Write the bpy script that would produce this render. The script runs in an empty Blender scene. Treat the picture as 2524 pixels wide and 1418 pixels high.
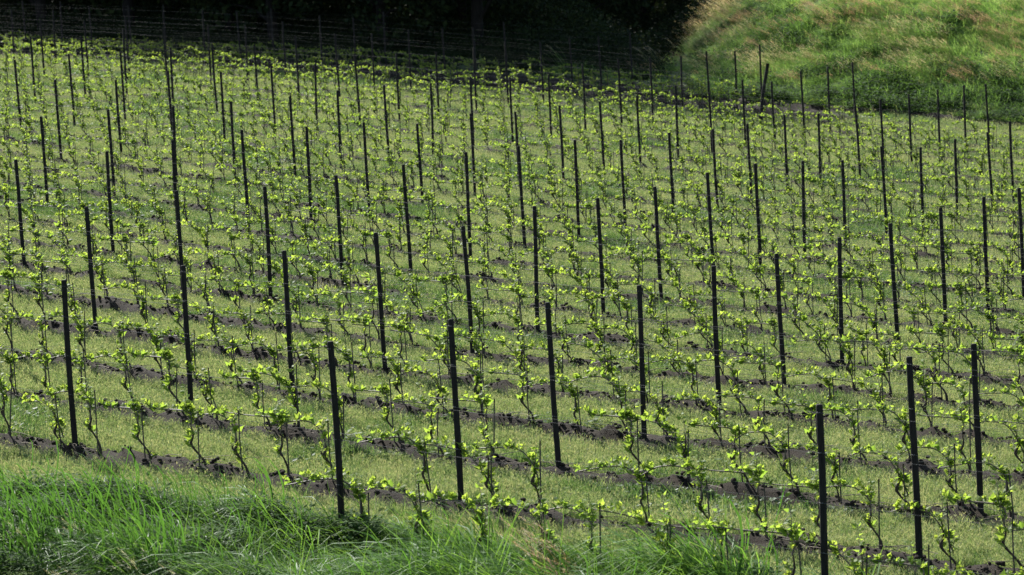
import bpy, math, random
import numpy as np
random.seed(7)
RNG = np.random.default_rng(11)
scn = bpy.context.scene
COL = scn.collection
rad = math.radians

# ------------------------------------------------------------------ layout (metres, camera above the origin)
P0 = np.array([-5.5233, 23.7915, -3.7801])      # foot of post column 0 in vine row 0
RV = np.array([0.9775, 1.8450])                 # one vine row further back
SV = np.array([3.9375, -2.0871])                # one post further right along a row
ROWANG = math.atan2(SV[1], SV[0])
PITCH = float(np.hypot(*RV)); SPAN = float(np.hypot(*SV))
SD = SV / SPAN
DET = RV[0] * SV[1] - RV[1] * SV[0]
FPX = 6205.85
CAM_R = np.array([0.9985, -0.0049, -0.0545]); CAM_U = np.array([0.0548, 0.0887, 0.9946]); CAM_F = np.array([0.0, 0.9960, -0.0888])
LAST_ROW = 26

def rc_xy(r, c):
    r = np.asarray(r, float); c = np.asarray(c, float)
    return P0[0] + r * RV[0] + c * SV[0], P0[1] + r * RV[1] + c * SV[1]
def xy_rc(x, y):
    dx = np.asarray(x, float) - P0[0]; dy = np.asarray(y, float) - P0[1]
    return (dx * SV[1] - dy * SV[0]) / DET, (RV[0] * dy - RV[1] * dx) / DET
def project(x, y, z):
    p = np.stack(np.broadcast_arrays(x, y, z), -1).astype(float)
    d = p @ CAM_F
    d = np.where(d < 0.1, 0.1, d)
    return 1262 + FPX * (p @ CAM_R) / d, 709 - FPX * (p @ CAM_U) / d, d

# ------------------------------------------------------------------ noise
def vnoise(x, y, seed=0):
    x = np.asarray(x, float); y = np.asarray(y, float)
    xi = np.floor(x); yi = np.floor(y); fx = x - xi; fy = y - yi
    fx = fx * fx * (3 - 2 * fx); fy = fy * fy * (3 - 2 * fy)
    def h(a, b):
        v = np.sin(a * 127.1 + b * 311.7 + seed * 74.7) * 43758.5453
        return v - np.floor(v)
    return (h(xi, yi) * (1 - fx) + h(xi + 1, yi) * fx) * (1 - fy) + (h(xi, yi + 1) * (1 - fx) + h(xi + 1, yi + 1) * fx) * fy
def fbm(x, y, seed=0, o=4):
    s = 0; a = 0.5
    for i in range(o):
        s = s + a * vnoise(x * 2 ** i, y * 2 ** i, seed + i * 13); a *= 0.5
    return s
def smooth(t):
    t = np.clip(t, 0, 1); return t * t * (3 - 2 * t)

# ------------------------------------------------------------------ terrain
DZ = [-0.0313, -0.0947, 0.0698, 0.1216, -0.0882, 0.0544, -0.0027, 0.0216, -0.0436]
def macro(x, y):
    x = np.asarray(x, float); y = np.asarray(y, float)
    yc = np.clip(y, 22, 84); xc = np.clip(x, -0.24 * yc - 1.5, 0.24 * yc + 1.5)
    X = xc / 10; Y = yc / 10 - 4
    dz = DZ[0] + DZ[1] * X + DZ[2] * Y + DZ[3] * X * X + DZ[4] * X * Y + DZ[5] * Y * Y + DZ[6] * Y ** 3 + DZ[7] * X * Y * Y + DZ[8] * X * X * Y
    zx = np.clip(x, -45, 45)
    z = -0.08723 * zx + 0.04528 * np.clip(y, -10, 110) - 5.3392 + dz
    r, c = xy_rc(x, y)
    # grassy bank behind the right end of the rows
    t = (r - 25.0) / 8.5
    right = smooth((x - 2.0) / 4.0)
    z = z + 4.0 * smooth(t) * np.clip((x - 5.2) / 6.4, 0, 1) ** 1.3 * (1 + 0.3 * (fbm(x * 0.16, y * 0.16, 5, 2) - 0.5)) - right * 0.05 * np.clip(y - 88, 0, 30)
    # wooded rise behind the vineyard
    z = z + 1.2 * smooth((r - 27.0) / 8.0) * (1 - right) + 20.0 * smooth((r - 41.0) / 40.0)
    return z
def soilmask(r, c):
    x, y = rc_xy(r, c)
    fr = (r - np.round(r)) * PITCH
    w = 0.250 + 0.20 * (fbm(x * 0.8, y * 0.8, 3, 4) - 0.47)
    m = smooth((w - np.abs(fr + 0.03 + 0.16 * (fbm(x * 1.7, y * 1.7, 19, 3) - .45))) / 0.09 + 0.5)
    inside = smooth((r + 0.45) / 0.1) * smooth((LAST_ROW + 0.4 - r) / 0.1)
    head = smooth((r - 24.0) / .5) * smooth((28.5 - r) / 1.5) * smooth((-2.0 - c) / .6)     # bare headland at the back; its dark soil colour also deepens the shade there
    return np.maximum(m * inside, head)
def height(x, y):
    z = macro(x, y)
    r, c = xy_rc(x, y)
    fr = (r - np.round(r)) * PITCH
    inside = smooth((r + 0.45) / 0.1) * smooth((LAST_ROW + 0.4 - r) / 0.1)
    ridge = np.exp(-(fr / 0.25) ** 2) * (0.06 + 0.11 * fbm(x * 0.7, y * 0.7, 9, 2))
    m = soilmask(r, c)
    z = z + inside * ridge + m * 0.30 * (fbm(x * 5.0, y * 5.0, 21, 4) - 0.45) + 0.05 * (fbm(x * 1.3, y * 1.3, 31, 3) - 0.45)
    return z
def hz(x, y): return float(height(np.array([x]), np.array([y]))[0])

# ------------------------------------------------------------------ mesh helpers
class MB:
    """collects vertices, faces, tint values and material slots"""
    def __init__(s): s.v = []; s.f = []; s.t = []; s.m = []; s.n = 0
    def add(s, v, f, tint=0.5, mat=0):
        v = np.asarray(v, float); s.v.append(v)
        s.f += [tuple(int(i) + s.n for i in q) for q in f]
        s.t.append(np.full(len(v), tint) if np.isscalar(tint) else np.asarray(tint, float))
        s.m += [mat] * len(f); s.n += len(v)
    def mesh(s, name, mats, smooth_shade=True):
        me = bpy.data.meshes.new(name)
        v = np.concatenate(s.v) if s.v else np.zeros((0, 3))
        me.from_pydata(v.tolist(), [], s.f)
        a = me.attributes.new('tint', 'FLOAT', 'POINT'); a.data.foreach_set('value', np.concatenate(s.t).astype(np.float32))
        for m in mats: me.materials.append(m)
        me.polygons.foreach_set('material_index', np.array(s.m, np.int32))
        if smooth_shade: me.polygons.foreach_set('use_smooth', np.ones(len(s.f), bool))
        me.update(); return me
def tube(mb, pts, radii, sides=6, tint=0.5, mat=0, cap=True):
    pts = np.asarray(pts, float); n = len(pts); radii = np.broadcast_to(np.asarray(radii, float), (n,))
    tan = np.gradient(pts, axis=0); tan /= np.linalg.norm(tan, axis=1)[:, None] + 1e-9
    ref = np.array([0.0, 1.0, 0.0]) if abs(tan[:, 1]).max() < 0.9 else np.array([1.0, 0.0, 0.0])
    a = np.cross(tan, ref); a /= np.linalg.norm(a, axis=1)[:, None] + 1e-9
    b = np.cross(tan, a)
    an = np.arange(sides) * 2 * np.pi / sides
    ring = pts[:, None] + radii[:, None, None] * (a[:, None] * np.cos(an)[None, :, None] + b[:, None] * np.sin(an)[None, :, None])
    f = []
    for i in range(n - 1):
        for k in range(sides):
            k2 = (k + 1) % sides
            f.append((i * sides + k, i * sides + k2, (i + 1) * sides + k2, (i + 1) * sides + k))
    if cap:
        f.append(tuple(range(sides))); f.append(tuple((n - 1) * sides + k for k in reversed(range(sides))))
    mb.add(ring.reshape(-1, 3), f, tint, mat)
def spline(ctrl, n):
    c = np.asarray(ctrl, float); m = len(c)
    t = np.linspace(0, m - 1, n); i = np.clip(t.astype(int), 0, m - 2); u = (t - i)[:, None]
    p0 = c[np.clip(i - 1, 0, m - 1)]; p1 = c[i]; p2 = c[i + 1]; p3 = c[np.clip(i + 2, 0, m - 1)]
    return 0.5 * (2 * p1 + (p2 - p0) * u + (2 * p0 - 5 * p1 + 4 * p2 - p3) * u ** 2 + (3 * p1 - p0 - 3 * p2 + p3) * u ** 3)
def blade(mb, base, d0, length, width, droop, seg=4, tint=0.5, mat=0, side=None, droopdir=(0, 0, -1)):
    """a grass blade: ribbon that starts along d0 and bends over"""
    d = np.asarray(d0, float); d = d / np.linalg.norm(d)
    p = np.asarray(base, float); pts = [p]; dd = np.asarray(droopdir, float)
    for i in range(seg):
        d = d + dd * droop / seg * (i + 0.5) * 1.1; d = d / np.linalg.norm(d)
        p = p + d * length / seg; pts.append(p)
    pts = np.array(pts)
    if side is None:
        a = random.uniform(0, 2 * math.pi); side = np.array([math.cos(a), math.sin(a), random.uniform(-.2, .2)])
    side = np.asarray(side, float)
    w = width * np.array([0.75] + [1 - 0.25 * (i / seg) for i in range(1, seg)]) * 0.5
    v = []
    for i in range(seg): v += [pts[i] - side * w[i], pts[i] + side * w[i]]
    v.append(pts[-1])
    f = [(2 * i, 2 * i + 1, 2 * i + 3, 2 * i + 2) for i in range(seg - 1)] + [(2 * seg - 2, 2 * seg - 1, 2 * seg)]
    mb.add(np.array(v), f, tint, mat)
def link(name, data, parent=None, loc=(0, 0, 0)):
    o = bpy.data.objects.new(name, data); COL.objects.link(o); o.location = loc
    if parent is not None: o.parent = parent
    return o
def tag(o, label=None, cat=None, group=None, kind=None):
    if label: o['label'] = label
    if cat: o['category'] = cat
    if group: o['group'] = group
    if kind: o['kind'] = kind
    return o

# ------------------------------------------------------------------ materials
def new_mat(name):
    m = bpy.data.materials.new(name); m.use_nodes = True; nt = m.node_tree; nt.nodes.clear()
    return m, nt, nt.nodes.new('ShaderNodeOutputMaterial')
def node(nt, t, **kw):
    n = nt.nodes.new(t)
    for k, v in kw.items():
        if k in n.inputs.keys(): n.inputs[k].default_value = v
        else: setattr(n, k, v)
    return n
def ramp(nt, fac, stops):
    r = nt.nodes.new('ShaderNodeValToRGB'); e = r.color_ramp.elements
    while len(e) < len(stops): e.new(0.5)
    for i, (p, c) in enumerate(stops): e[i].position = p; e[i].color = (*c, 1)
    nt.links.new(fac, r.inputs[0]); return r.outputs[0]
def leaf_mat(name, stops, transl=0.45, boost=1.6, rough=0.45, spec=0.35, instrand=0.25):
    """thin foliage: reflects, and lets light through"""
    m, nt, out = new_mat(name); L = nt.links.new
    at = node(nt, 'ShaderNodeAttribute', attribute_name='tint')
    oi = node(nt, 'ShaderNodeObjectInfo')
    mm = node(nt, 'ShaderNodeMath', operation='MULTIPLY_ADD'); L(oi.outputs['Random'], mm.inputs[0]); mm.inputs[1].default_value = instrand; mm.inputs[2].default_value = -instrand / 2
    ad = node(nt, 'ShaderNodeMath', operation='ADD'); L(at.outputs['Fac'], ad.inputs[0]); L(mm.outputs[0], ad.inputs[1])
    col = ramp(nt, ad.outputs[0], stops)
    p = node(nt, 'ShaderNodeBsdfPrincipled', Roughness=rough); p.inputs['Specular IOR Level'].default_value = spec
    L(col, p.inputs['Base Color'])
    tr = node(nt, 'ShaderNodeBsdfTranslucent')
    mx = node(nt, 'ShaderNodeMix', data_type='RGBA', blend_type='MULTIPLY'); mx.inputs[0].default_value = 1
    L(col, mx.inputs[6]); mx.inputs[7].default_value = (boost * 1.06, boost, boost * 0.62, 1); L(mx.outputs[2], tr.inputs[0])
    ms = node(nt, 'ShaderNodeMixShader'); ms.inputs[0].default_value = transl
    L(p.outputs[0], ms.inputs[1]); L(tr.outputs[0], ms.inputs[2]); L(ms.outputs[0], out.inputs[0])
    return m
def bark_mat(name, c1, c2, scale=30, rough=0.9, stretch=0.15, bump=0.4, spec=0.2):
    m, nt, out = new_mat(name); L = nt.links.new
    tc = node(nt, 'ShaderNodeTexCoord'); mp = node(nt, 'ShaderNodeMapping'); mp.inputs['Scale'].default_value = (1, 1, stretch)
    L(tc.outputs['Object'], mp.inputs[0])
    n = node(nt, 'ShaderNodeTexNoise', Scale=scale, Detail=6.0, Roughness=0.65); L(mp.outputs[0], n.inputs['Vector'])
    col = ramp(nt, n.outputs[0], [(0.3, c1), (0.7, c2)])
    p = node(nt, 'ShaderNodeBsdfPrincipled', Roughness=rough); p.inputs['Specular IOR Level'].default_value = spec
    L(col, p.inputs['Base Color'])
    b = node(nt, 'ShaderNodeBump', Strength=bump, Distance=0.01); L(n.outputs[0], b.inputs['Height']); L(b.outputs[0], p.inputs['Normal'])
    L(p.outputs[0], out.inputs[0]); return m
def metal_mat(name, c, rough):
    m, nt, out = new_mat(name)
    p = node(nt, 'ShaderNodeBsdfPrincipled', Roughness=rough, Metallic=0.3); p.inputs['Base Color'].default_value = (*c, 1)
    n = node(nt, 'ShaderNodeTexNoise', Scale=40.0, Detail=3.0)
    mr = node(nt, 'ShaderNodeMapRange'); mr.inputs[3].default_value = rough - .12; mr.inputs[4].default_value = rough + .2
    nt.links.new(n.outputs[0], mr.inputs[0]); nt.links.new(mr.outputs[0], p.inputs['Roughness']); nt.links.new(p.outputs[0], out.inputs[0]); return m
def ground_mat():
    m, nt, out = new_mat('vineyard_ground'); L = nt.links.new
    geo = node(nt, 'ShaderNodeNewGeometry')
    at = node(nt, 'ShaderNodeAttribute', attribute_name='soil')
    n1 = node(nt, 'ShaderNodeTexNoise', Scale=9.0, Detail=8.0, Roughness=0.7); L(geo.outputs['Position'], n1.inputs['Vector'])
    n2 = node(nt, 'ShaderNodeTexNoise', Scale=0.9, Detail=5.0, Roughness=0.6); L(geo.outputs['Position'], n2.inputs['Vector'])
    n3 = node(nt, 'ShaderNodeTexNoise', Scale=55.0, Detail=4.0, Roughness=0.7); L(geo.outputs['Position'], n3.inputs['Vector'])
    soil = ramp(nt, n1.outputs[0], [(0.3, (0.012, 0.0085, 0.006)), (0.55, (0.022, 0.0155, 0.0105)), (0.8, (0.055, 0.041, 0.029))])
    weed = ramp(nt, n2.outputs[0], [(0.3, (0.045, 0.066, 0.020)), (0.5, (0.072, 0.102, 0.036)), (0.7, (0.100, 0.112, 0.050))])
    j = node(nt, 'ShaderNodeMath', operation='MULTIPLY_ADD'); L(n3.outputs[0], j.inputs[0]); j.inputs[1].default_value = 0.7; j.inputs[2].default_value = -0.35
    s = node(nt, 'ShaderNodeMath', operation='ADD', use_clamp=True); L(at.outputs['Fac'], s.inputs[0]); L(j.outputs[0], s.inputs[1])
    mx = node(nt, 'ShaderNodeMix', data_type='RGBA'); L(s.outputs[0], mx.inputs[0]); L(weed, mx.inputs[6]); L(soil, mx.inputs[7])
    p = node(nt, 'ShaderNodeBsdfPrincipled', Roughness=0.95); p.inputs['Specular IOR Level'].default_value = 0.15
    L(mx.outputs[2], p.inputs['Base Color'])
    b = node(nt, 'ShaderNodeBump', Strength=0.7, Distance=0.03); L(n3.outputs[0], b.inputs['Height']); L(b.outputs[0], p.inputs['Normal'])
    L(p.outputs[0], out.inputs[0]); return m

M = {}
M['ground'] = ground_mat()
M['post'] = bark_mat('dark_post_wood', (0.007, 0.006, 0.005), (0.026, 0.022, 0.019), 60, 0.85)
M['trunk'] = bark_mat('vine_bark', (0.028, 0.020, 0.015), (0.085, 0.062, 0.045), 60, 0.9)
M['cane'] = bark_mat('cane_bark', (0.075, 0.060, 0.040), (0.17, 0.135, 0.095), 50, 0.6, 0.3, 0.2, 0.4)
M['stake'] = bark_mat('stake_wood', (0.045, 0.038, 0.03), (0.10, 0.085, 0.065), 60, 0.7)
M['wire'] = metal_mat('galvanised_wire', (0.13, 0.125, 0.12), 0.75)
M['leaf'] = leaf_mat('vine_leaf', [(0.0, (0.048, 0.095, 0.018)), (0.5, (0.112, 0.176, 0.032)), (1.0, (0.190, 0.246, 0.050))], 0.6, 2.2, 0.55, 0.2, 0.25)
M['weed'] = leaf_mat('weed_blades', [(0.0, (0.026, 0.062, 0.022)), (0.35, (0.066, 0.124, 0.040)), (0.65, (0.165, 0.222, 0.102)), (1.0, (0.30, 0.305, 0.185))], 0.45, 1.55, 0.55, 0.25, 0.3)
M['tall'] = leaf_mat('tall_grass_blades', [(0.0, (0.018, 0.050, 0.012)), (0.5, (0.066, 0.155, 0.026)), (0.85, (0.140, 0.245, 0.048)), (1.0, (0.26, 0.23, 0.13))], 0.48, 1.7, 0.5, 0.14, 0.2)
M['broad'] = leaf_mat('broad_weed_leaves', [(0.0, (0.020, 0.042, 0.014)), (0.5, (0.060, 0.118, 0.028)), (1.0, (0.150, 0.200, 0.060))], 0.4, 1.5, 0.75, 0.08, 0.2)
M['bank'] = leaf_mat('bank_grass_blades', [(0.0, (0.036, 0.082, 0.026)), (0.5, (0.120, 0.225, 0.058)), (0.85, (0.200, 0.320, 0.095)), (1.0, (0.30, 0.27, 0.16))], 0.5, 1.7, 0.5, 0.25, 0.25)
M['plume'] = leaf_mat('seed_plumes', [(0.0, (0.50, 0.31, 0.24)), (0.5, (0.54, 0.44, 0.31)), (1.0, (0.55, 0.52, 0.36))], 0.45, 1.3, 0.6, 0.2, 0.5)
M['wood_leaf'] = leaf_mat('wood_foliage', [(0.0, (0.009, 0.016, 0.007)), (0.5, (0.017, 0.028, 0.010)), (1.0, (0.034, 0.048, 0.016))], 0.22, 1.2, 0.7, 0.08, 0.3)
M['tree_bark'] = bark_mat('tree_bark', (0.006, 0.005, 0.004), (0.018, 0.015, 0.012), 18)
M['clod'] = bark_mat('soil_clod', (0.016, 0.011, 0.0075), (0.048, 0.035, 0.024), 30, 0.95, 1.0, 0.8)
M['twig'] = bark_mat('dry_prunings', (0.10, 0.075, 0.055), (0.22, 0.18, 0.14), 40, 0.8)

# ------------------------------------------------------------------ ground: one sheet on a grid that follows the rows
def build_ground():
    near = np.arange(-3.0, LAST_ROW + 1.0, 1 / 24.0)
    R = np.concatenate([np.linspace(-60, -9, 18), np.linspace(-8, -3.2, 25), near, np.linspace(27.2, 45, 90), np.linspace(47, 180, 34)])
    C = np.concatenate([np.linspace(-70, -14, 24), np.arange(-13.0, 5.0, 0.038), np.linspace(5.3, 60, 26)])
    rr, cc = np.meshgrid(R, C, indexing='ij')
    x, y = rc_xy(rr, cc); z = height(x, y)
    n, m = rr.shape
    v = np.stack([x, y, z], -1).reshape(-1, 3).astype(np.float32)
    i = np.arange(n * m).reshape(n, m)
    q = np.stack([i[:-1, :-1], i[:-1, 1:], i[1:, 1:], i[1:, :-1]], -1).reshape(-1, 4)[:, ::-1]
    me = bpy.data.meshes.new('ground')
    me.vertices.add(len(v)); me.vertices.foreach_set('co', v.ravel())
    me.loops.add(q.size); me.loops.foreach_set('vertex_index', q.ravel().astype(np.int32))
    me.polygons.add(len(q)); me.polygons.foreach_set('loop_start', np.arange(0, q.size, 4, dtype=np.int32))
    me.polygons.foreach_set('use_smooth', np.ones(len(q), bool))
    me.update(calc_edges=True); me.validate()
    a = me.attributes.new('soil', 'FLOAT', 'POINT'); a.data.foreach_set('value', soilmask(rr, cc).ravel().astype(np.float32))
    me.materials.append(M['ground'])
    if me.polygons[0].normal.z < 0: me.flip_normals()
    tag(link('ground', me), kind='structure')
build_ground()

# ------------------------------------------------------------------ scattering of uncountable cover
def scatter(name, x, y, z, rot, scl, idx, protos, label=None):
    me = bpy.data.meshes.new(name)
    n = len(x)
    me.vertices.add(n); me.vertices.foreach_set('co', np.stack([x, y, z], -1).astype(np.float32).ravel())
    a = me.attributes.new('rot', 'FLOAT_VECTOR', 'POINT'); a.data.foreach_set('vector', np.asarray(rot, np.float32).ravel())
    a = me.attributes.new('scl', 'FLOAT', 'POINT'); a.data.foreach_set('value', np.asarray(scl, np.float32))
    a = me.attributes.new('idx', 'INT', 'POINT'); a.data.foreach_set('value', np.asarray(idx, np.int32))
    o = link(name, me); tag(o, label, None, None, 'stuff')
    src = bpy.data.collections.new(name + '_source')
    for i, p in enumerate(protos):
        s = bpy.data.objects.new('%s_source_%02d' % (name, i), p); src.objects.link(s)
    ng = bpy.data.node_groups.new(name + '_scatter', 'GeometryNodeTree')
    ng.interface.new_socket('Geometry', in_out='INPUT', socket_type='NodeSocketGeometry')
    ng.interface.new_socket('Geometry', in_out='OUTPUT', socket_type='NodeSocketGeometry')
    gi = ng.nodes.new('NodeGroupInput'); go = ng.nodes.new('NodeGroupOutput')
    ci = ng.nodes.new('GeometryNodeCollectionInfo'); ci.inputs['Collection'].default_value = src
    ci.inputs['Separate Children'].default_value = True; ci.inputs['Reset Children'].default_value = True
    ip = ng.nodes.new('GeometryNodeInstanceOnPoints'); ip.inputs['Pick Instance'].default_value = True
    def named(nm, ty):
        q = ng.nodes.new('GeometryNodeInputNamedAttribute'); q.data_type = ty; q.inputs['Name'].default_value = nm; return q.outputs['Attribute']
    L = ng.links.new
    L(gi.outputs[0], ip.inputs['Points']); L(ci.outputs[0], ip.inputs['Instance'])
    L(named('idx', 'INT'), ip.inputs['Instance Index']); L(named('scl', 'FLOAT'), ip.inputs['Scale'])
    er = ng.nodes.new('FunctionNodeEulerToRotation'); L(named('rot', 'FLOAT_VECTOR'), er.inputs[0]); L(er.outputs[0], ip.inputs['Rotation'])
    L(ip.outputs[0], go.inputs[0])
    md = o.modifiers.new('scatter', 'NODES'); md.node_group = ng
    return o
def visible(x, y, z, mg=250, lo=None):
    px, py, d = project(x, y, z)
    return (px > -mg) & (px < 2524 + mg) & (py > -350) & (py < (1418 + 350 if lo is None else lo)) & (d > 5)
def rnd(a, b, n=None): return RNG.uniform(a, b, n)

LEAN = np.array([-1.0, 0.1, 0.0])       # the wind bends everything to the left

def weed_tuft(n, h, rd, w, tint, tvar, lean=0.12, seg=2, heads=0):
    mb = MB()
    for i in range(n):
        a = random.uniform(0, 6.283); q = rd * math.sqrt(random.random())
        b = np.array([q * math.cos(a), q * math.sin(a), -0.01])
        d = np.array([random.gauss(0, .38), random.gauss(0, .38), 1.0]) + LEAN * lean
        L_ = h * random.uniform(.45, 1.15)
        t = tint + random.gauss(0, tvar)
        blade(mb, b, d, L_, w * random.uniform(.6, 1.3), random.uniform(.1, .9), seg, t)
        if i < heads:
            e = b + d / np.linalg.norm(d) * L_ * 0.95
            for k in range(4): blade(mb, e, d + np.array([random.gauss(0, .5), random.gauss(0, .5), .2]), h * .22, w * 1.2, .4, 1, t + .12)
    return mb
def leafy_weed(n, rd, h, ls, tint):
    mb = MB()
    for i in range(n):
        a = random.uniform(0, 6.283); q = rd * math.sqrt(random.random())
        c = np.array([q * math.cos(a), q * math.sin(a), h * random.uniform(.1, 1) * (1 - (q / rd) ** 2 * .6)])
        l = ls * random.uniform(.6, 1.3); u = np.array([math.cos(a), math.sin(a), random.uniform(-.3, .6)]); u /= np.linalg.norm(u)
        s = np.cross(u, [0, 0, 1]) + np.random.normal(0, .2, 3); s /= np.linalg.norm(s)
        mb.add([c, c + u * l * .5 + s * l * .28, c + u * l, c + u * l * .5 - s * l * .28], [(0, 1, 2, 3)], tint + random.gauss(0, .12))
    return mb
np.random.seed(5)

def build_weeds():
    wm = [M['weed']]
    protos = [weed_tuft(46, .135, .12, .0060, .60, .12, heads=14).mesh('weed', wm),
              weed_tuft(46, .155, .12, .0060, .68, .12, heads=16).mesh('weed', wm),
              weed_tuft(46, .145, .12, .0065, .50, .12, heads=8).mesh('weed', wm),
              weed_tuft(50, .17, .13, .0075, .33, .10).mesh('weed', wm),
              weed_tuft(50, .14, .13, .0070, .40, .12).mesh('weed', wm),
              leafy_weed(40, .13, .10, .06, .22).mesh('weed', wm),
              weed_tuft(30, .16, .13, .0040, .90, .10, .3).mesh('weed', wm)]
    X = []; Y = []; S = []
    for r0, r1, dens, sc in ((-.5, 6, 240, .9), (6, 13, 150, 1.05), (13, LAST_ROW + .7, 80, 1.3)):
        a = (r1 - r0) * 20.5 * abs(DET); n = int(a * dens)
        r = rnd(r0, r1, n); c = rnd(-14.5, 6, n); x, y = rc_xy(r, c)
        k = visible(x, y, macro(x, y), 850); x = x[k]; y = y[k]; r = r[k]; c = c[k]
        m = soilmask(r, c) * (1 - .25 * smooth((1.6 - r) / .3))
        keep = rnd(0, 1, len(x)) > m * 2.2 - 0.06 - 0.25 * (fbm(x * .5, y * .5, 77, 2) - .4)
        X.append(x[keep]); Y.append(y[keep]); S.append(np.full(keep.sum(), sc))
    x = np.concatenate(X); y = np.concatenate(Y); s = np.concatenate(S); n = len(x)
    g1 = fbm(x * .55, y * .55, 41, 3) + rnd(-.16, .16, n); g2 = fbm(x * .8, y * .8, 57, 3) + rnd(-.12, .12, n)
    idx = RNG.integers(0, 3, n)
    gr = g1 + .09 * smooth((xy_rc(x, y)[0] - 3) / 7) - .05
    idx = np.where(gr > .56, RNG.integers(2, 5, n), idx); idx = np.where(gr > .64, RNG.integers(3, 6, n), idx)
    idx = np.where(g2 > .72, 6, idx)
    s = s * rnd(.65, 1.25, n) * (0.75 + .6 * fbm(x * 1.1, y * 1.1, 63, 2)) * np.where(g1 > .68, 1.25, 1)
    rot = np.stack([rnd(-.15, .15, n), rnd(-.15, .15, n), rnd(0, 6.28, n)], -1)
    scatter('weed_cover', x, y, height(x, y) - .005, rot, s, idx, protos, 'low yellow-green weeds growing between the vine rows')
    print('weeds', n)
build_weeds()

def build_clods():
    protos = []
    import bmesh
    for k in range(4):
        bm = bmesh.new(); bmesh.ops.create_icosphere(bm, subdivisions=2, radius=1)
        for v in bm.verts:
            p = np.array(v.co); nn = 0.55 * (fbm(p[0] * 1.7 + k * 9 + 5, p[1] * 1.7 + p[2] * 1.3, k, 3) - .4)
            v.co *= 1 + nn; v.co.z *= .72
        me = bpy.data.meshes.new('clod'); bm.to_mesh(me); bm.free(); me.materials.append(M['clod']); protos.append(me)
    n = 70000
    r = np.round(rnd(-.49, 14.49, n)) + rnd(-1, 1, n) * rnd(0, .16, n); c = rnd(-9, 3, n); x, y = rc_xy(r, c)
    k = visible(x, y, macro(x, y), 700) & (soilmask(r, c) > .3); x = x[k]; y = y[k]; n = len(x)
    s = .006 + .024 * rnd(0, 1, n) ** 2.5
    rot = np.stack([rnd(-.4, .4, n), rnd(-.4, .4, n), rnd(0, 6.28, n)], -1)
    scatter('soil_clods', x, y, height(x, y) + s * .2, rot, s, RNG.integers(0, 4, n), protos, 'dark crumbly soil clods along the hoed vine rows')
    protos = []
    for k in range(5):
        mb = MB(); L_ = random.uniform(.18, .45)
        p = spline([(0, 0, 0), (L_ * .4, random.uniform(-.05, .05), .015), (L_, random.uniform(-.06, .06), .0)], 6)
        tube(mb, p, np.linspace(.004, .0025, 6), 4); protos.append(mb.mesh('twig', [M['twig']]))
    n = 5000
    r = np.round(rnd(-.49, 14.49, n)) + rnd(-.17, .17, n); c = rnd(-9, 3, n); x, y = rc_xy(r, c)
    k = visible(x, y, macro(x, y)); x = x[k]; y = y[k]; n = len(x)
    rot = np.stack([rnd(-.2, .2, n), rnd(-.15, .15, n), ROWANG + rnd(-.6, .6, n)], -1)
    scatter('dry_prunings', x, y, height(x, y) + .012, rot, rnd(.7, 1.2, n), RNG.integers(0, 5, n), protos, 'pale dry prunings lying on the dark soil strips')
build_clods()

# ------------------------------------------------------------------ tall grass in the foreground
def tall_tuft(n, h, rd, w, tint, tvar, lean, seg=5, up=1.0, droop=(.3, 1.5)):
    mb = MB()
    for i in range(n):
        a = random.uniform(0, 6.283); q = rd * math.sqrt(random.random())
        b = np.array([q * math.cos(a), q * math.sin(a), -.02])
        d = np.array([random.gauss(0, .40), random.gauss(0, .40), up]) + LEAN * lean * random.uniform(.5, 1.3)
        dd = LEAN * .55 + np.array([0, random.gauss(0, .25), -.85])
        blade(mb, b, d, h * random.uniform(.45, 1.15), w * random.uniform(.6, 1.25), random.uniform(*droop), seg, tint + random.gauss(0, tvar), 0, None, dd)
    return mb
def seed_tuft(n, h, rd, lean, ptint, green=20, gt=.75, plumes=9, gw=.006):
    mb = tall_tuft(green, h * .75, rd, gw, gt, .1, lean, 3)
    for i in range(plumes):
        a = random.uniform(0, 6.283); q = rd * math.sqrt(random.random())
        b = np.array([q * math.cos(a), q * math.sin(a), 0])
        d = np.array([random.gauss(0, .15), random.gauss(0, .15), 1.0]) + LEAN * lean * random.uniform(.6, 1.3)
        L_ = h * random.uniform(.75, 1.15)
        pts = spline([b, b + d * L_ * .45, b + d * L_ * .75 + LEAN * .08 * h, b + d * L_ * .95 + LEAN * .22 * h - np.array([0, 0, .04 * h])], 9)
        tube(mb, pts[:7], .0022, 3, .9, 0, False)
        for k in range(n):
            u = random.uniform(.62, 1.0); j = u * 8; i0 = min(int(j), 7); p = pts[i0] + (pts[i0 + 1] - pts[i0]) * (j - i0)
            t = pts[i0 + 1] - pts[i0]; t = t / np.linalg.norm(t) + np.random.normal(0, .30, 3)
            blade(mb, p, t, h * .10 * random.uniform(.6, 1.3), .006, .3, 1, ptint + random.gauss(0, .15), 1)
    return mb
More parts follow.
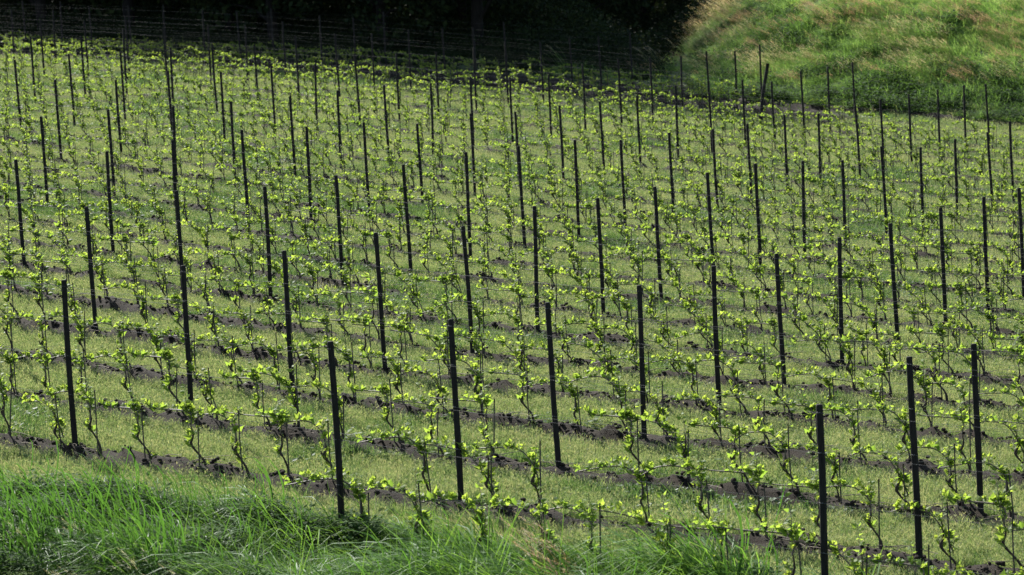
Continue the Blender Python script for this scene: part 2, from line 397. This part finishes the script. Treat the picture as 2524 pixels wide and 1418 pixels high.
def build_foreground():
    mats = [M['tall'], M['plume']]
    protos = [tall_tuft(30, .74, .13, .0120, .40, .20, .95, 6, 1.0, (.3, 1.2)).mesh('tuft', mats),
              tall_tuft(30, .64, .13, .0130, .30, .20, 1.05, 6, 1.0, (.4, 1.5)).mesh('tuft', mats),
              tall_tuft(26, .86, .12, .0105, .58, .16, .95, 5, 1.0, (.15, .8)).mesh('tuft', mats),
              tall_tuft(34, .48, .15, .0095, .68, .14, .90, 4, 1.0, (.15, .8)).mesh('tuft', mats),
              leafy_weed(170, .24, .30, .050, .34).mesh('tuft', [M['broad']]),
              leafy_weed(170, .22, .26, .034, .74).mesh('tuft', [M['broad']]),
              seed_tuft(16, .58, .14, .5, .95, 26, .8, 8).mesh('tuft', mats),
              seed_tuft(16, .52, .13, .5, .25, 14, .8, 9).mesh('tuft', mats),
              weed_tuft(70, .34, .16, .006, .95, .08, .5, 3, 40).mesh('tuft', mats)]
    n = 78000
    r = rnd(-5.2, .5, n); c = rnd(-2.4, 4.4, n); x, y = rc_xy(r, c)
    edge = .26 - .20 * smooth((.8 - c) / .6) - .36 * smooth((c - 2.0) / .4) + .20 * (fbm(x * .6, y * .6, 91, 2) - .45)
    k = visible(x, y, macro(x, y), 800, 2300) & (r < edge); x = x[k]; y = y[k]; r = r[k]; c = c[k]; edge = edge[k]; n = len(x)
    g = fbm(x * .75, y * .75, 101, 3) + rnd(-.1, .1, n); q = fbm(x * .5 + 7, y * .5, 111, 2) + rnd(-.1, .1, n)
    bright = rnd(0, 1, n) < .15 + .75 * smooth((c - .55) / .5)
    idx = np.where(bright, RNG.integers(2, 4, n), RNG.integers(0, 2, n))
    idx = np.where((g < .39) | ((r < -1.05 - .5 * (g - .5)) & (c < 1.3) & (rnd(0, 1, n) < .6)), 4, idx); idx = np.where(q > .68, np.where(rnd(0, 1, n) < .12, 6, 3), idx)
    px, py, d = project(x, y, macro(x, y))
    # a low yellow-green weed patch at the lower left, and a dry reddish one in front of the right-hand vines
    low = (px < 330) & (py > 1440) & (py < 1640); idx = np.where(low & (rnd(0, 1, n) < .8), 5, idx)
    dry = (np.hypot((px - 1790) / 120, (py - 1410) / 45) < 1) & (rnd(0, 1, n) < .4); idx = np.where(dry, 8, idx)
    red = (np.hypot((px - 1440) / 40, (py - 1500) / 35) < 1) & (rnd(0, 1, n) < .35); idx = np.where(red, 7, idx)
    s = rnd(.65, 1.15, n) * (0.35 + 1.2 * fbm(x * 1.3, y * 1.3, 121, 3)) * np.where(idx == 2, .95, 1)
    s = s * (1 - .15 * smooth((.6 - c) / .6) + .2 * smooth((c - 1.1) / .4)); s = np.where(low, s * .8, s); s = np.where(dry, s * .8, s)
    s = np.where(r > edge - .12, s * .8, s)
    rot = np.stack([rnd(-.12, .12, n), rnd(-.12, .12, n), np.where((idx == 4) | (idx == 5), rnd(0, 6.28, n), RNG.normal(0, .55, n))], -1)
    scatter('tall_grass', x, y, height(x, y), rot, s, idx, protos, 'tall wind-blown green grass in front of the vine rows')
    print('foreground', n)
build_foreground()

def build_bank():
    mats = [M['bank'], M['plume']]
    protos = [tall_tuft(60, .62, .30, .013, .62, .13, .32, 3).mesh('bank_tuft', mats),
              tall_tuft(60, .52, .30, .014, .80, .08, .3, 3).mesh('bank_tuft', mats),
              tall_tuft(60, .66, .28, .012, .42, .12, .32, 3).mesh('bank_tuft', mats),
              leafy_weed(140, .36, .45, .10, .22).mesh('bank_tuft', [M['broad']]),
              seed_tuft(14, .85, .25, .45, .85, 40, .75, 12, .011).mesh('bank_tuft', mats),
              seed_tuft(16, .80, .25, .45, .50, 34, .75, 14, .011).mesh('bank_tuft', mats),
              seed_tuft(18, .72, .28, .45, .10, 24, .8, 16, .011).mesh('bank_tuft', mats)]
    n = 70000
    r = rnd(25.6, 46, n); c = rnd(-9.0, 6.5, n); x, y = rc_xy(r, c); z = height(x, y)
    px, py, d = project(x, y, z)
    den = smooth((px - 1180) / 420) * (.05 + .95 * smooth((px - 1690) / 80))
    k = visible(x, y, z, 700) & (rnd(0, 1, n) < den) & (r > 25.9 + .5 * fbm(x, y, 3, 2)); x = x[k]; y = y[k]; z = z[k]; r = r[k]; px = px[k]; py = py[k]; n = len(x)
    g = fbm(x * .32, y * .32, 131, 3) + rnd(-.09, .09, n); q = fbm(x * .45 + 3, y * .45, 141, 3) + rnd(-.12, .12, n); u = rnd(0, 1, n)
    idx = np.where(g > .5, 1, np.where(g < .36, 2, 0)); foot = smooth((27.8 - r + 1.2 * (fbm(x * .5, y * .5, 9, 2) - .45)) / 1.2); idx = np.where((g < .36) & (u < .6) | (u < .75 * foot), 3, idx)
    idx = np.where((q > .54) & (u < .30), 4, idx); idx = np.where((q > .60) & (u < .18), 5, idx); idx = np.where((q < .31) & (u < .30), 6, idx); idx = np.where((foot > .5) & (idx > 3), 2, idx)
    s = rnd(.65, 1.25, n) * (.42 + 1.1 * fbm(x * .7, y * .7, 151, 3))
    rot = np.stack([rnd(-.1, .1, n), rnd(-.1, .1, n), rnd(-.5, .5, n)], -1)
    scatter('bank_grass', x, y, z, rot, s, idx, protos, 'tall seeding grass with tan and pink plumes on the sunlit bank')
    print('bank', n)
build_bank()

# ------------------------------------------------------------------ trellis posts
MEAS = {(0,1):(815,840),(1,1):(1110,787),(2,1):(1355,745),(3,1):(1570,703),(4,1):(1755,655),(5,1):(1918,625),(6,1):(2062,585),(7,1):(2200,550),(8,1):(2320,512),(9,1):(2425,485),(10,1):(2515,463),(0,2):(2013,997),(1,2):(2245,880),(2,2):(2400,847),(1,0):(155,690),(2,0):(446,655),(3,0):(700,617),(4,0):(930,573),(5,0):(1148,557),(6,0):(1310,508),(7,0):(1473,488),(8,0):(1617,460),(9,0):(1748,425),(10,0):(1862,403),(11,0):(1973,397),(12,0):(2075,395),(4,-1):(215,510),(5,-1):(436,470),(6,-1):(650,460),(7,-1):(830,432),(8,-1):(997,405),(9,-1):(1145,375),(10,-1):(1280,360),(11,-1):(1415,345),(12,-1):(1530,345),(13,-1):(1650,327),(14,-1):(1760,318),(6,-2):(42,393),(7,-2):(262,373),(9,-2):(597,320),(10,-2):(753,312),(11,-2):(897,302),(12,-2):(1030,305),(13,-2):(1160,280),(14,-2):(1272,275),(15,-2):(1380,260),(16,-2):(1481,250),(17,-2):(1570,235),(9,-3):(102,287),(10,-3):(268,270),(11,-3):(423,263),(12,-3):(568,250),(13,-3):(715,237),(14,-3):(830,223),(15,-3):(948,210),(16,-3):(1058,205),(17,-3):(1157,190),(18,-3):(1255,190),(19,-3):(1350,185),(12,-4):(137,197),(13,-4):(287,197),(15,-4):(543,177),(16,-4):(668,165),(17,-4):(772,157),(14,-5):(40,147),(15,-5):(172,133),(16,-5):(298,130),(17,-5):(417,117),(17,-6):(76,90),(18,-6):(200,90),(15,-1):(1843,305),(16,-1):(1934,283),(17,-1):(2016,280),(18,-1):(2113,258),(19,-1):(2172,245),(20,-1):(2241,232),(21,-1):(2310,220),(22,-1):(2375,210),(23,-1):(2433,207),(13,0):(2177,360),(14,0):(2268,363),(15,0):(2352,343),(16,0):(2440,325),(19,-2):(1748,210),(20,-2):(1830,197),(21,-2):(1903,205),(22,-2):(1976,175),(23,-2):(2040,165)}
def row_cols(r):
    """range of post columns that carry posts in a row"""
    lo, hi = -14, 4
    if r == 0: lo = 1
    if r >= 24: hi = -2
    if r >= 25: hi = -3
    return lo, hi
POSTS = {}      # (r, c) -> x, y, z, height
for r in range(0, LAST_ROW + 1):
    lo, hi = row_cols(r)
    for c in range(lo, hi + 1):
        cc = c; h = 1.8 + random.uniform(-.05, .05)
        x, y = rc_xy(r, cc); z = hz(x, y)
        if (r, c) in MEAS:                       # refine the spot along the row and the length from the survey
            mx, my = MEAS[(r, c)]
            for it in range(4):
                px, py, d = project(x, y, z + h)
                cc = cc + (mx - float(px)) / (FPX * (SV[0] * CAM_R[0]) / float(d)) * .85
                x, y = rc_xy(r, cc); z = hz(x, y)
                h = float(np.clip(h + (float(py) - my) * float(d) / FPX, 1.55, 2.1))
        else: cc += random.uniform(-.012, .012); x, y = rc_xy(r, cc); z = hz(x, y)
        POSTS[(r, c)] = (float(x), float(y), z, h)
ORD = ['zeroth', 'first', 'second', 'third', 'fourth', 'fifth', 'sixth', 'seventh', 'eighth', 'ninth', 'tenth', 'eleventh', 'twelfth', 'thirteenth', 'fourteenth', 'fifteenth', 'sixteenth', 'seventeenth', 'eighteenth', 'nineteenth', 'twentieth', 'twenty-first', 'twenty-second', 'twenty-third', 'twenty-fourth', 'twenty-fifth', 'twenty-sixth', 'twenty-seventh', 'twenty-eighth']
def rowname(r): return 'front vine row' if r == 0 else (ORD[r + 1] + ' vine row')
def in_frame(x, y, z, h, mg=0):
    px, py, d = project(x, y, z + h); qx, qy, d2 = project(x, y, z)
    return (px > -mg) and (px < 2524 + mg) and (py < 1418 + mg)
def post_mesh(k):
    mb = MB(); n = 12
    zz = np.array([-.25, 0, .2, .45, .7, .95, 1.2, 1.45, 1.7, 1.785, 1.80]); rr = np.array([1.06, 1.05, 1.03, 1.02, 1.0, .99, .97, .96, .95, .94, .86]) * .029
    an = np.arange(n) * 2 * np.pi / n
    v = []
    for i, z in enumerate(zz):
        ox, oy = .004 * math.sin(z * 3 + k * 2), .004 * math.cos(z * 2.3 + k)
        for a in an:
            q = rr[i] * (1 + .07 * math.sin(3 * a + k + z) + .04 * math.sin(5 * a + z * 7 + k))
            v.append((ox + q * math.cos(a), oy + q * math.sin(a), z))
    f = [(i * n + j, i * n + (j + 1) % n, (i + 1) * n + (j + 1) % n, (i + 1) * n + j) for i in range(len(zz) - 1) for j in range(n)]
    f.append(tuple((len(zz) - 1) * n + j for j in range(n)))
    mb.add(v, f); return mb.mesh('post', [M['post']])
PM = [post_mesh(k) for k in range(4)]
WH = [0.50, 0.90, 1.30, 1.70]
sb = MB(); tube(sb, [(-.014, -.002, 0), (-.012, -.007, 0), (0, -.010, 0), (.012, -.007, 0), (.014, -.002, 0)], .0035, 5); STAPLE = sb.mesh('staple', [M['wire']])
VISP = {}
for r in range(LAST_ROW + 1):
    vis = [c for c in range(-14, 5) if (r, c) in POSTS and in_frame(*POSTS[(r, c)])]
    VISP[r] = vis
    for c in range(-14, 5):
        if (r, c) not in POSTS: continue
        x, y, z, h = POSTS[(r, c)]
        if not in_frame(x, y, z, h, 800): continue
        o = link('trellis_post', PM[(r * 5 + c) % 4], None, (x, y, z)); o.scale = (1, 1, h / 1.8)
        o.rotation_euler = (random.gauss(0, .011), random.gauss(0, .011), random.uniform(0, 6.28))
        if c in vis:
            k = vis.index(c) + 1
            lab = 'dark round wooden post, %s from the left in the %s' % (ORD[k], rowname(r)) if k > 1 else 'dark round wooden post at the left end of the %s' % rowname(r)
        else: sdn = 'left' if (not vis or c < vis[0]) else 'right'; k = (vis[0] - c if sdn == 'left' else c - vis[-1]) if vis else 1; lab = 'dark round wooden post beyond the %s picture edge, %s outside, %s' % (sdn, ORD[max(1, k)], rowname(r))
        tag(o, lab, 'post', 'wooden trellis posts')
        if r <= 6 and c in vis:
            for w in WH:
                s = link('wire_staple', STAPLE, o); hh = min(w, h - .06) / (h / 1.8)
                s.rotation_euler = (0, 0, -o.rotation_euler.z + ROWANG)
                s.location = (0.027 * math.sin(ROWANG - o.rotation_euler.z), -0.027 * math.cos(ROWANG - o.rotation_euler.z), hh)
# leaning end brace at the far right end of the rows
bx, by = rc_xy(22.9, -2.44); bz = hz(bx, by)
px, py, d = project(bx, by, bz)
mb = MB(); tp = spline([(0, 0, -.15), (.08, 0, .75), (.30, .1, 1.78)], 8)
tube(mb, tp, np.linspace(.050, .046, 8), 10); tag(link('leaning_post', mb.mesh('leaning_post', [M['post']]), None, (bx, by, bz)), 'thick dark post leaning to the right before the grassy bank', 'post')
print('brace base px', px, py)

# ------------------------------------------------------------------ trellis wires
WN = ['lowest', 'second lowest', 'second highest', 'topmost']
for r in range(LAST_ROW + 1):
    cs = [c for c in range(-14, 5) if (r, c) in POSTS and in_frame(*POSTS[(r, c)], 1300)]
    for k, w in enumerate(WH):
        mb = MB(); pts = []
        for a, c in enumerate(cs):
            x, y, z, h = POSTS[(r, c)]
            p = np.array([x + .036 * SD[1], y - .036 * SD[0], z + min(w, h - .06)])
            if a:
                for t in (.25, .5, .75): pts.append(pts_prev * (1 - t) + p * t - np.array([0, 0, .02 * 4 * t * (1 - t) * (1 if k else .5)]))
            pts.append(p); pts_prev = p
        if len(pts) < 2: continue
        tube(mb, pts, (.0011 if k else .0014) * (1 if r < 16 else .7), 4, cap=False)
        tag(link('trellis_wire', mb.mesh('trellis_wire', [M['wire']])), '%s trellis wire along the %s' % (WN[k], rowname(r)), 'wire', 'trellis wires')

# ------------------------------------------------------------------ grapevines
LOUT = [(0, 0), (.16, -.10), (.40, -.06), (.50, .02), (.42, .16), (.46, .34), (.30, .44), (.22, .62), (.10, .72), (0, 1.0)]
LOUT = [(a, b) for a, b in LOUT] + [(-a, b) for a, b in LOUT[-2:0:-1]]
def vleaf(mb, p, u, nrm, size, tint, fold):
    """lobed leaf: folded along the midrib and slightly cupped"""
    u = u / np.linalg.norm(u); s = np.cross(u, nrm); s /= np.linalg.norm(s) + 1e-9; nn = np.cross(s, u)
    v = [p + u * size * .42 + nn * size * .05]
    for a, b in LOUT: v.append(p + s * a * size * 1.02 + u * b * size + nn * size * (-fold * abs(a) + -.12 * max(b - .5, 0)))
    n = len(LOUT); f = [(0, 1 + i, 1 + (i + 1) % n) for i in range(n)]
    mb.add(v, f, tint)
SLOPE = -.098
def make_vine(k):
    rs = random.Random(100 + k); npr = np.random.RandomState(200 + k)
    lean = rs.uniform(-.01, .10); H = rs.uniform(.38, .48)
    # gnarled trunk, leaning to the left as it rises
    t = MB()
    kx = -rs.uniform(.01, .05)
    tp = spline([(lean, 0, -.06), (lean * .8, .01, .06), (kx + .02, rs.uniform(-.02, .02), .17), (kx - .015, 0, .23), (kx + .01, .01, .31), (kx + rs.uniform(-.02, .03), 0, H)], 17)
    z = tp[:, 2]; rd_ = .0095 + .007 * np.exp(-((z + .02) / .06) ** 2) + rs.uniform(.003, .014) * np.exp(-((z - .23) / .035) ** 2) - .004 * smooth((z - .25) / .2)
    rd_ *= 1 + .18 * npr.uniform(-1, 1, 17)
    tube(t, tp, rd_, 7)
    if rs.random() < .6: tube(t, [tp[9], tp[9] + np.array([-.03, .0, .035]), tp[9] + np.array([-.035, .0, .06])], [.012, .010, .007], 6)
    # cane tied down to the left in an arch
    reach = rs.uniform(.52, .78); top = rs.uniform(.50, .58); kind = k % 4
    if kind == 0: cp = [(lean * .6, .015, .16), (-.02, .02, .34), (-.16, .015, top), (-.38, 0, top + .01), (-reach, 0, top - .035)]
    elif kind == 1: cp = [(kx, 0, .30), (-.05, .01, .44), (-.2, .01, top + .02), (-.42, 0, top), (-reach, 0, top - .09)]
    elif kind == 2: cp = [(lean, .02, .05), (lean * .5 - .02, .02, .22), (-.12, .02, .40), (-.3, .01, top - .01), (-reach, 0, top)]
    else: cp = [(kx, 0, H - .03), (-.03, 0, top - .03), (-.14, 0, top), (-.4, 0, top - .015), (-reach * .9, 0, top - .02)]
    cp = np.array(cp); cp[:, 2] += SLOPE * cp[:, 0]
    cpts = spline(cp, 22); cm = MB(); tube(cm, cpts, np.linspace(.0085, .0055, 22), 6)
    lm = MB()
    def shoot(p, nl, L_, up):
        d = up / np.linalg.norm(up); q = p.copy()
        if L_ > .05: tube(cm, [p, p + d * L_ * .5, p + d * L_ * .9 + np.array([0, 0, .01])], [.003, .0025, .0015], 4)
        for i in range(nl):
            f = (i + .6) / nl; q = p + d * L_ * f
            out = npr.normal(0, 1, 3); out[2] = abs(out[2]) * .4 - .1; out += d * .5; out /= np.linalg.norm(out)
            nr = np.array([rs.gauss(0, .55), rs.gauss(0, .55) - .15, 1.0]); size = rs.uniform(.038, .088) * (1.15 - .5 * f)
            vleaf(lm, q + out * .012, out, nr, size, .42 + .42 * f + rs.gauss(0, .12), rs.uniform(.05, .55))
        for i in range(2): vleaf(lm, p + d * L_, d + npr.normal(0, .4, 3), npr.normal(0, 1, 3), rs.uniform(.022, .04), .9, .6)
    n = [11, 10, 11, 9][kind] + rs.randint(-2, 2)
    for i in range(n):
        u = (i + rs.uniform(.2, .8)) / n; j = .18 + u * .82; p = cpts[min(int(j * 21), 21)]
        shoot(p, rs.randint(3, 6), rs.uniform(.03, .10), np.array([rs.gauss(0, .4), rs.gauss(0, .4), 1.0]))
    for i in range(rs.randint(3, 5)):
        p = tp[rs.randint(7, 16)]; shoot(p, rs.randint(2, 4), rs.uniform(.03, .10), np.array([rs.gauss(-.1, .6), rs.gauss(0, .5), .8]))
    for i in range(rs.randint(1, 3)):                       # whippy upright shoots with scattered small leaves
        p = cpts[rs.randint(1, 9)] if rs.random() < .6 else tp[rs.randint(12, 16)]; L_ = rs.uniform(.16, .36)
        q = spline([p, p + np.array([rs.gauss(0, .02), 0, L_ * .5]), p + np.array([rs.gauss(0, .06), rs.gauss(0, .03), L_])], 8)
        tube(cm, q, np.linspace(.004, .002, 8), 4)
        for e in q[1:]:
            for h in range(rs.randint(1, 2)):
                out = npr.normal(0, 1, 3); out[2] = abs(out[2]) * .3; out /= np.linalg.norm(out)
                vleaf(lm, e + out * .012, out, np.array([rs.gauss(0, .5), rs.gauss(0, .5), 1.0]), rs.uniform(.032, .066), .6 + rs.gauss(0, .15), rs.uniform(.1, .6))
    for i in range(rs.randint(0, 2)):
        p = tp[rs.randint(2, 7)]; shoot(p, 2, .05, np.array([rs.gauss(0, 1), rs.gauss(0, .5), .6]))
    return t.mesh('vine_trunk', [M['trunk']]), cm.mesh('vine_cane', [M['cane']]), lm.mesh('vine_leaves', [M['leaf']], False)
NV = 14
VM = [make_vine(k) for k in range(NV)]
LOOK = ['arching', 'bowed', 'low-arched', 'straight-armed']
stm = []
for k in range(3):
    mb = MB(); tube(mb, spline([(0, 0, -.1), (rs_ := random.uniform(-.012, .012), 0, .3), (random.uniform(-.02, .02), 0, .62)], 6), [.0075, .0075, .007, .007, .0068, .0065], 6); stm.append(mb.mesh('vine_stake', [M['stake']]))
PER = 8
near = []; far = []
for r in range(LAST_ROW + 1):
    lo, hi = row_cols(r)
    for c in range(lo, hi + (0 if r < 24 else 0)):
        for i in range(PER):
            if random.random() < .04: continue
            cc = c + (i + .5) / PER + random.uniform(-.015, .015)
            x, y = rc_xy(r, cc); x = float(x) + random.gauss(0, .012); y = float(y) + random.gauss(0, .012); z = hz(x, y)
            px, py, d = project(x, y, z + .4)
            if px < -850 or px > 2524 + 850 or py > 2300: continue
            vis = -20 < px < 2560 and py < 1440
            near.append((float(d) + (0 if vis else 1000), r, c, i, x, y, z, vis))
near.sort(); far = near[296:]; near = near[:296]
def where(r, c, i):
    vis = VISP[r]
    # anchor: the nearest post in view
    if c in vis and (i < PER // 2 or c + 1 not in vis): return i + 1, 'right', vis.index(c) + 1
    if c + 1 in vis: return PER - i, 'left', vis.index(c + 1) + 1
    if vis and c < vis[0]: return (vis[0] - c) * PER - i, 'left', 1
    if vis: return (c - vis[-1]) * PER + i + 1, 'right', len(vis)
    return i + 1, 'right', 1
for (d, r, c, i, x, y, z, vis) in near:
    k = random.randrange(NV)
    root = link('grapevine', None, None, (x, y, z)); root.empty_display_size = .2
    root.rotation_euler = (0, 0, ROWANG + random.gauss(0, .05)); s = random.uniform(.9, 1.1); root.scale = (s, s, s)
    for nm, me in zip(('trunk', 'cane', 'leaves'), VM[k]): link(nm, me, root)
    n, sd, p = where(r, c, i)
    spot = '%s %s of the %s post in the %s' % (ORD[n], sd, ORD[p], rowname(r))
    tag(root, '%s grapevine in young leaf, %s' % (LOOK[k % 4], spot), 'grapevine', 'grapevines trained along the trellis rows')
    st = link('vine_stake', stm[k % 3], None, (x + .03 * SD[0], y + .03 * SD[1] - .01, z)); st.scale = (1, 1, random.uniform(.75, 1.1)); st.rotation_euler = (0, random.gauss(0, .03), 0)
    tag(st, 'thin stake of the vine %s' % spot, 'stake', 'thin stakes beside the vines')
if far:
    protos = []
    for t, cm, lm in VM:
        me = bpy.data.meshes.new('distant_vine')
        import bmesh
        bm = bmesh.new(); 
        for q, src in enumerate((t, cm, lm)):
            k0 = len(bm.faces); bm.from_mesh(src); bm.faces.ensure_lookup_table()
            for f in bm.faces[k0:]: f.material_index = q
        bm.to_mesh(me); bm.free()
        for m in (M['trunk'], M['cane'], M['leaf']): me.materials.append(m)
        protos.append(me)
    A = np.array([(x, y, z) for (_, _, _, _, x, y, z, _) in far]); n = len(A)
    rot = np.stack([np.zeros(n), np.zeros(n), ROWANG + RNG.normal(0, .05, n)], -1)
    scatter('distant_grapevines', A[:, 0], A[:, 1], A[:, 2], rot, rnd(.84, 1.04, n), RNG.integers(0, NV, n), protos, 'further grapevines in young leaf filling the rows up the slope')
    rot = np.stack([np.zeros(n), RNG.normal(0, .03, n), np.zeros(n)], -1)
    scatter('distant_stakes', A[:, 0] + .03 * SD[0], A[:, 1] + .03 * SD[1], A[:, 2], rot, rnd(.8, 1.1, n), RNG.integers(0, 3, n), stm, 'thin stakes beside the further grapevines')
print('vines', len(near), len(far))

# ------------------------------------------------------------------ the shaded wood behind
def tree_meshes(k):
    rs = random.Random(300 + k); npr = np.random.RandomState(400 + k)
    t = MB(); H = 13.0
    tp = spline([(0, 0, -.4), (rs.gauss(0, .1), rs.gauss(0, .1), 2), (rs.gauss(0, .4), rs.gauss(0, .3), 6), (rs.gauss(0, .6), rs.gauss(0, .5), 11)], 14)
    tube(t, tp, np.linspace(.24, .07, 14), 9)
    cen = []
    for i in range(11):
        b = tp[rs.randint(3, 12)]; a = rs.uniform(0, 6.28); L_ = rs.uniform(1.6, 3.4)
        e = b + np.array([math.cos(a) * L_, math.sin(a) * L_, rs.uniform(.4, 1.8)])
        tube(t, spline([b, (b + e) / 2 + np.array([0, 0, .2]), e], 6), np.linspace(.08, .03, 6), 6); cen.append(e)
    cr = MB(); V = []
    cen += [tp[j] for j in (6, 8, 10, 12, 13)] + [tp[13] + np.array([0, 0, 1.2])]
    for cpt in cen:
        R_ = rs.uniform(1.3, 2.1); n = 520
        dirs = npr.normal(0, 1, (n, 3)); dirs /= np.linalg.norm(dirs, axis=1)[:, None]
        pos = cpt + dirs * (R_ * npr.uniform(.35, 1, (n, 1)) ** .6) * np.array([1, 1, .8])
        for p in pos:
            u = npr.normal(0, 1, 3); u /= np.linalg.norm(u); s = np.cross(u, npr.normal(0, 1, 3)); s /= np.linalg.norm(s); l = rs.uniform(.16, .30)
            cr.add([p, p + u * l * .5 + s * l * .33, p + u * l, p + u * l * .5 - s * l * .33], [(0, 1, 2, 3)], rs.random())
    return t.mesh('tree_trunk', [M['tree_bark']]), cr.mesh('tree_crown', [M['wood_leaf']], False)
TM = [tree_meshes(k) for k in range(3)]
TREES = []
for r, c0, c1, st in ((29.4, -15, -5.1, .9), (31.2, -15.5, -5.9, 1.0), (34.2, -16, -6.9, 1.05), (37.5, -16, -7.4, 1.2)):
    c = c0
    while c < c1: TREES.append((r + random.uniform(-.5, .5), c + random.uniform(-.2, .2), random.uniform(.92, 1.15))); c += st
for (x, y) in ((-1.5, 122), (3, 124), (7.5, 128), (12, 131), (17, 133), (1, 131), (-3.5, 113), (-6.5, 118), (-0.9, 107), (-2.2, 102.5), (-7.5, 111), (10, 138), (16, 141), (22, 139), (-2, 127), (3, 137), (-2, 141), (6, 147), (-6, 134), (1, 150), (11, 151), (4, 118), (0, 119)):
    r, c = xy_rc(x, y); TREES.append((float(r), float(c), random.uniform(.9, 1.05)))
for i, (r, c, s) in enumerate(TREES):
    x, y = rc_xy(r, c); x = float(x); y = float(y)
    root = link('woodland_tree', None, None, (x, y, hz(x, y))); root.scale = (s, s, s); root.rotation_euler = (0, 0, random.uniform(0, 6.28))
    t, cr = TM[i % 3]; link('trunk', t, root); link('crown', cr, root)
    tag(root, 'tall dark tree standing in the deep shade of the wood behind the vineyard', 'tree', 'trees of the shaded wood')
def build_undergrowth():
    protos = []
    for k in range(3):
        rs = np.random.RandomState(500 + k); n = 900; mb = MB()
        d = rs.normal(0, 1, (n, 3)); d /= np.linalg.norm(d, axis=1)[:, None]; d[:, 2] = abs(d[:, 2])
        p = d * (rs.uniform(.1, 1, (n, 1)) ** .5) * np.array([1, 1, 1.15]) * (1 + .35 * np.sin(d[:, :1] * 4 + k))
        for q in p:
            u = rs.normal(0, 1, 3); u /= np.linalg.norm(u); s = np.cross(u, rs.normal(0, 1, 3)); s /= np.linalg.norm(s); l = rs.uniform(.07, .16)
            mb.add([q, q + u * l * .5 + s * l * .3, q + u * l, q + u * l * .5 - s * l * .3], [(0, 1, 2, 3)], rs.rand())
        protos.append(mb.mesh('shrub', [M['wood_leaf']], False))
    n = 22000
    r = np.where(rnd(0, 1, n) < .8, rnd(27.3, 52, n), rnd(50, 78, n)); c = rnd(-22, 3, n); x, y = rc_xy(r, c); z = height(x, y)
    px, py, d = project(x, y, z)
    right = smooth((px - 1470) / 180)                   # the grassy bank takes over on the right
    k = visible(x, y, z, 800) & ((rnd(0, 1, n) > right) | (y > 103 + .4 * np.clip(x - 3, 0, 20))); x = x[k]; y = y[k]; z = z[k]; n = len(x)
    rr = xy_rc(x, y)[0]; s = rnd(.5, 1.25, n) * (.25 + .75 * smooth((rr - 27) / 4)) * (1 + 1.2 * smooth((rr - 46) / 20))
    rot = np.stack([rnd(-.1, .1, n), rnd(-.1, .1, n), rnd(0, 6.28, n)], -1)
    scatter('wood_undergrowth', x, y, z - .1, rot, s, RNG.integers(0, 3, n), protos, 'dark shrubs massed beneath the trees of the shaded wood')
    print('undergrowth', n)
build_undergrowth()

# ------------------------------------------------------------------ light, sky, camera
EL, AZ = rad(40), rad(25)                      # sun behind the vineyard, left of the view
sd = np.array([-math.sin(AZ) * math.cos(EL), math.cos(AZ) * math.cos(EL), math.sin(EL)])
from mathutils import Vector, Matrix
sun = bpy.data.lights.new('sun', 'SUN'); sun.energy = 4.6; sun.angle = rad(0.53); sun.color = (1.0, 0.98, 0.93)
so = link('sun', sun); so.rotation_euler = Vector(sd).to_track_quat('Z', 'Y').to_euler(); so.location = (0, 0, 40)
w = bpy.data.worlds.new('World'); scn.world = w; w.use_nodes = True
nt = w.node_tree; bg = nt.nodes['Background']; sk = nt.nodes.new('ShaderNodeTexSky'); sk.sky_type = 'NISHITA'
sk.sun_disc = False; sk.sun_elevation = EL; sk.sun_rotation = -AZ
nt.links.new(sk.outputs[0], bg.inputs[0]); bg.inputs[1].default_value = 0.08
cam = bpy.data.cameras.new('camera'); cam.sensor_fit = 'HORIZONTAL'; cam.sensor_width = 36; cam.lens = FPX / 2524 * 36; cam.clip_end = 2000; cam.clip_start = .5
cam.dof.use_dof = True; cam.dof.focus_distance = 29.0; cam.dof.aperture_fstop = 4.5
co = link('camera', cam)
mw = Matrix.Identity(4)
for i in range(3): mw[i][0] = CAM_R[i]; mw[i][1] = CAM_U[i]; mw[i][2] = -CAM_F[i]
co.matrix_world = mw; scn.camera = co
vs = scn.view_settings; vs.view_transform = 'Standard'; vs.look = 'None'; vs.exposure = 1.4; vs.gamma = 1
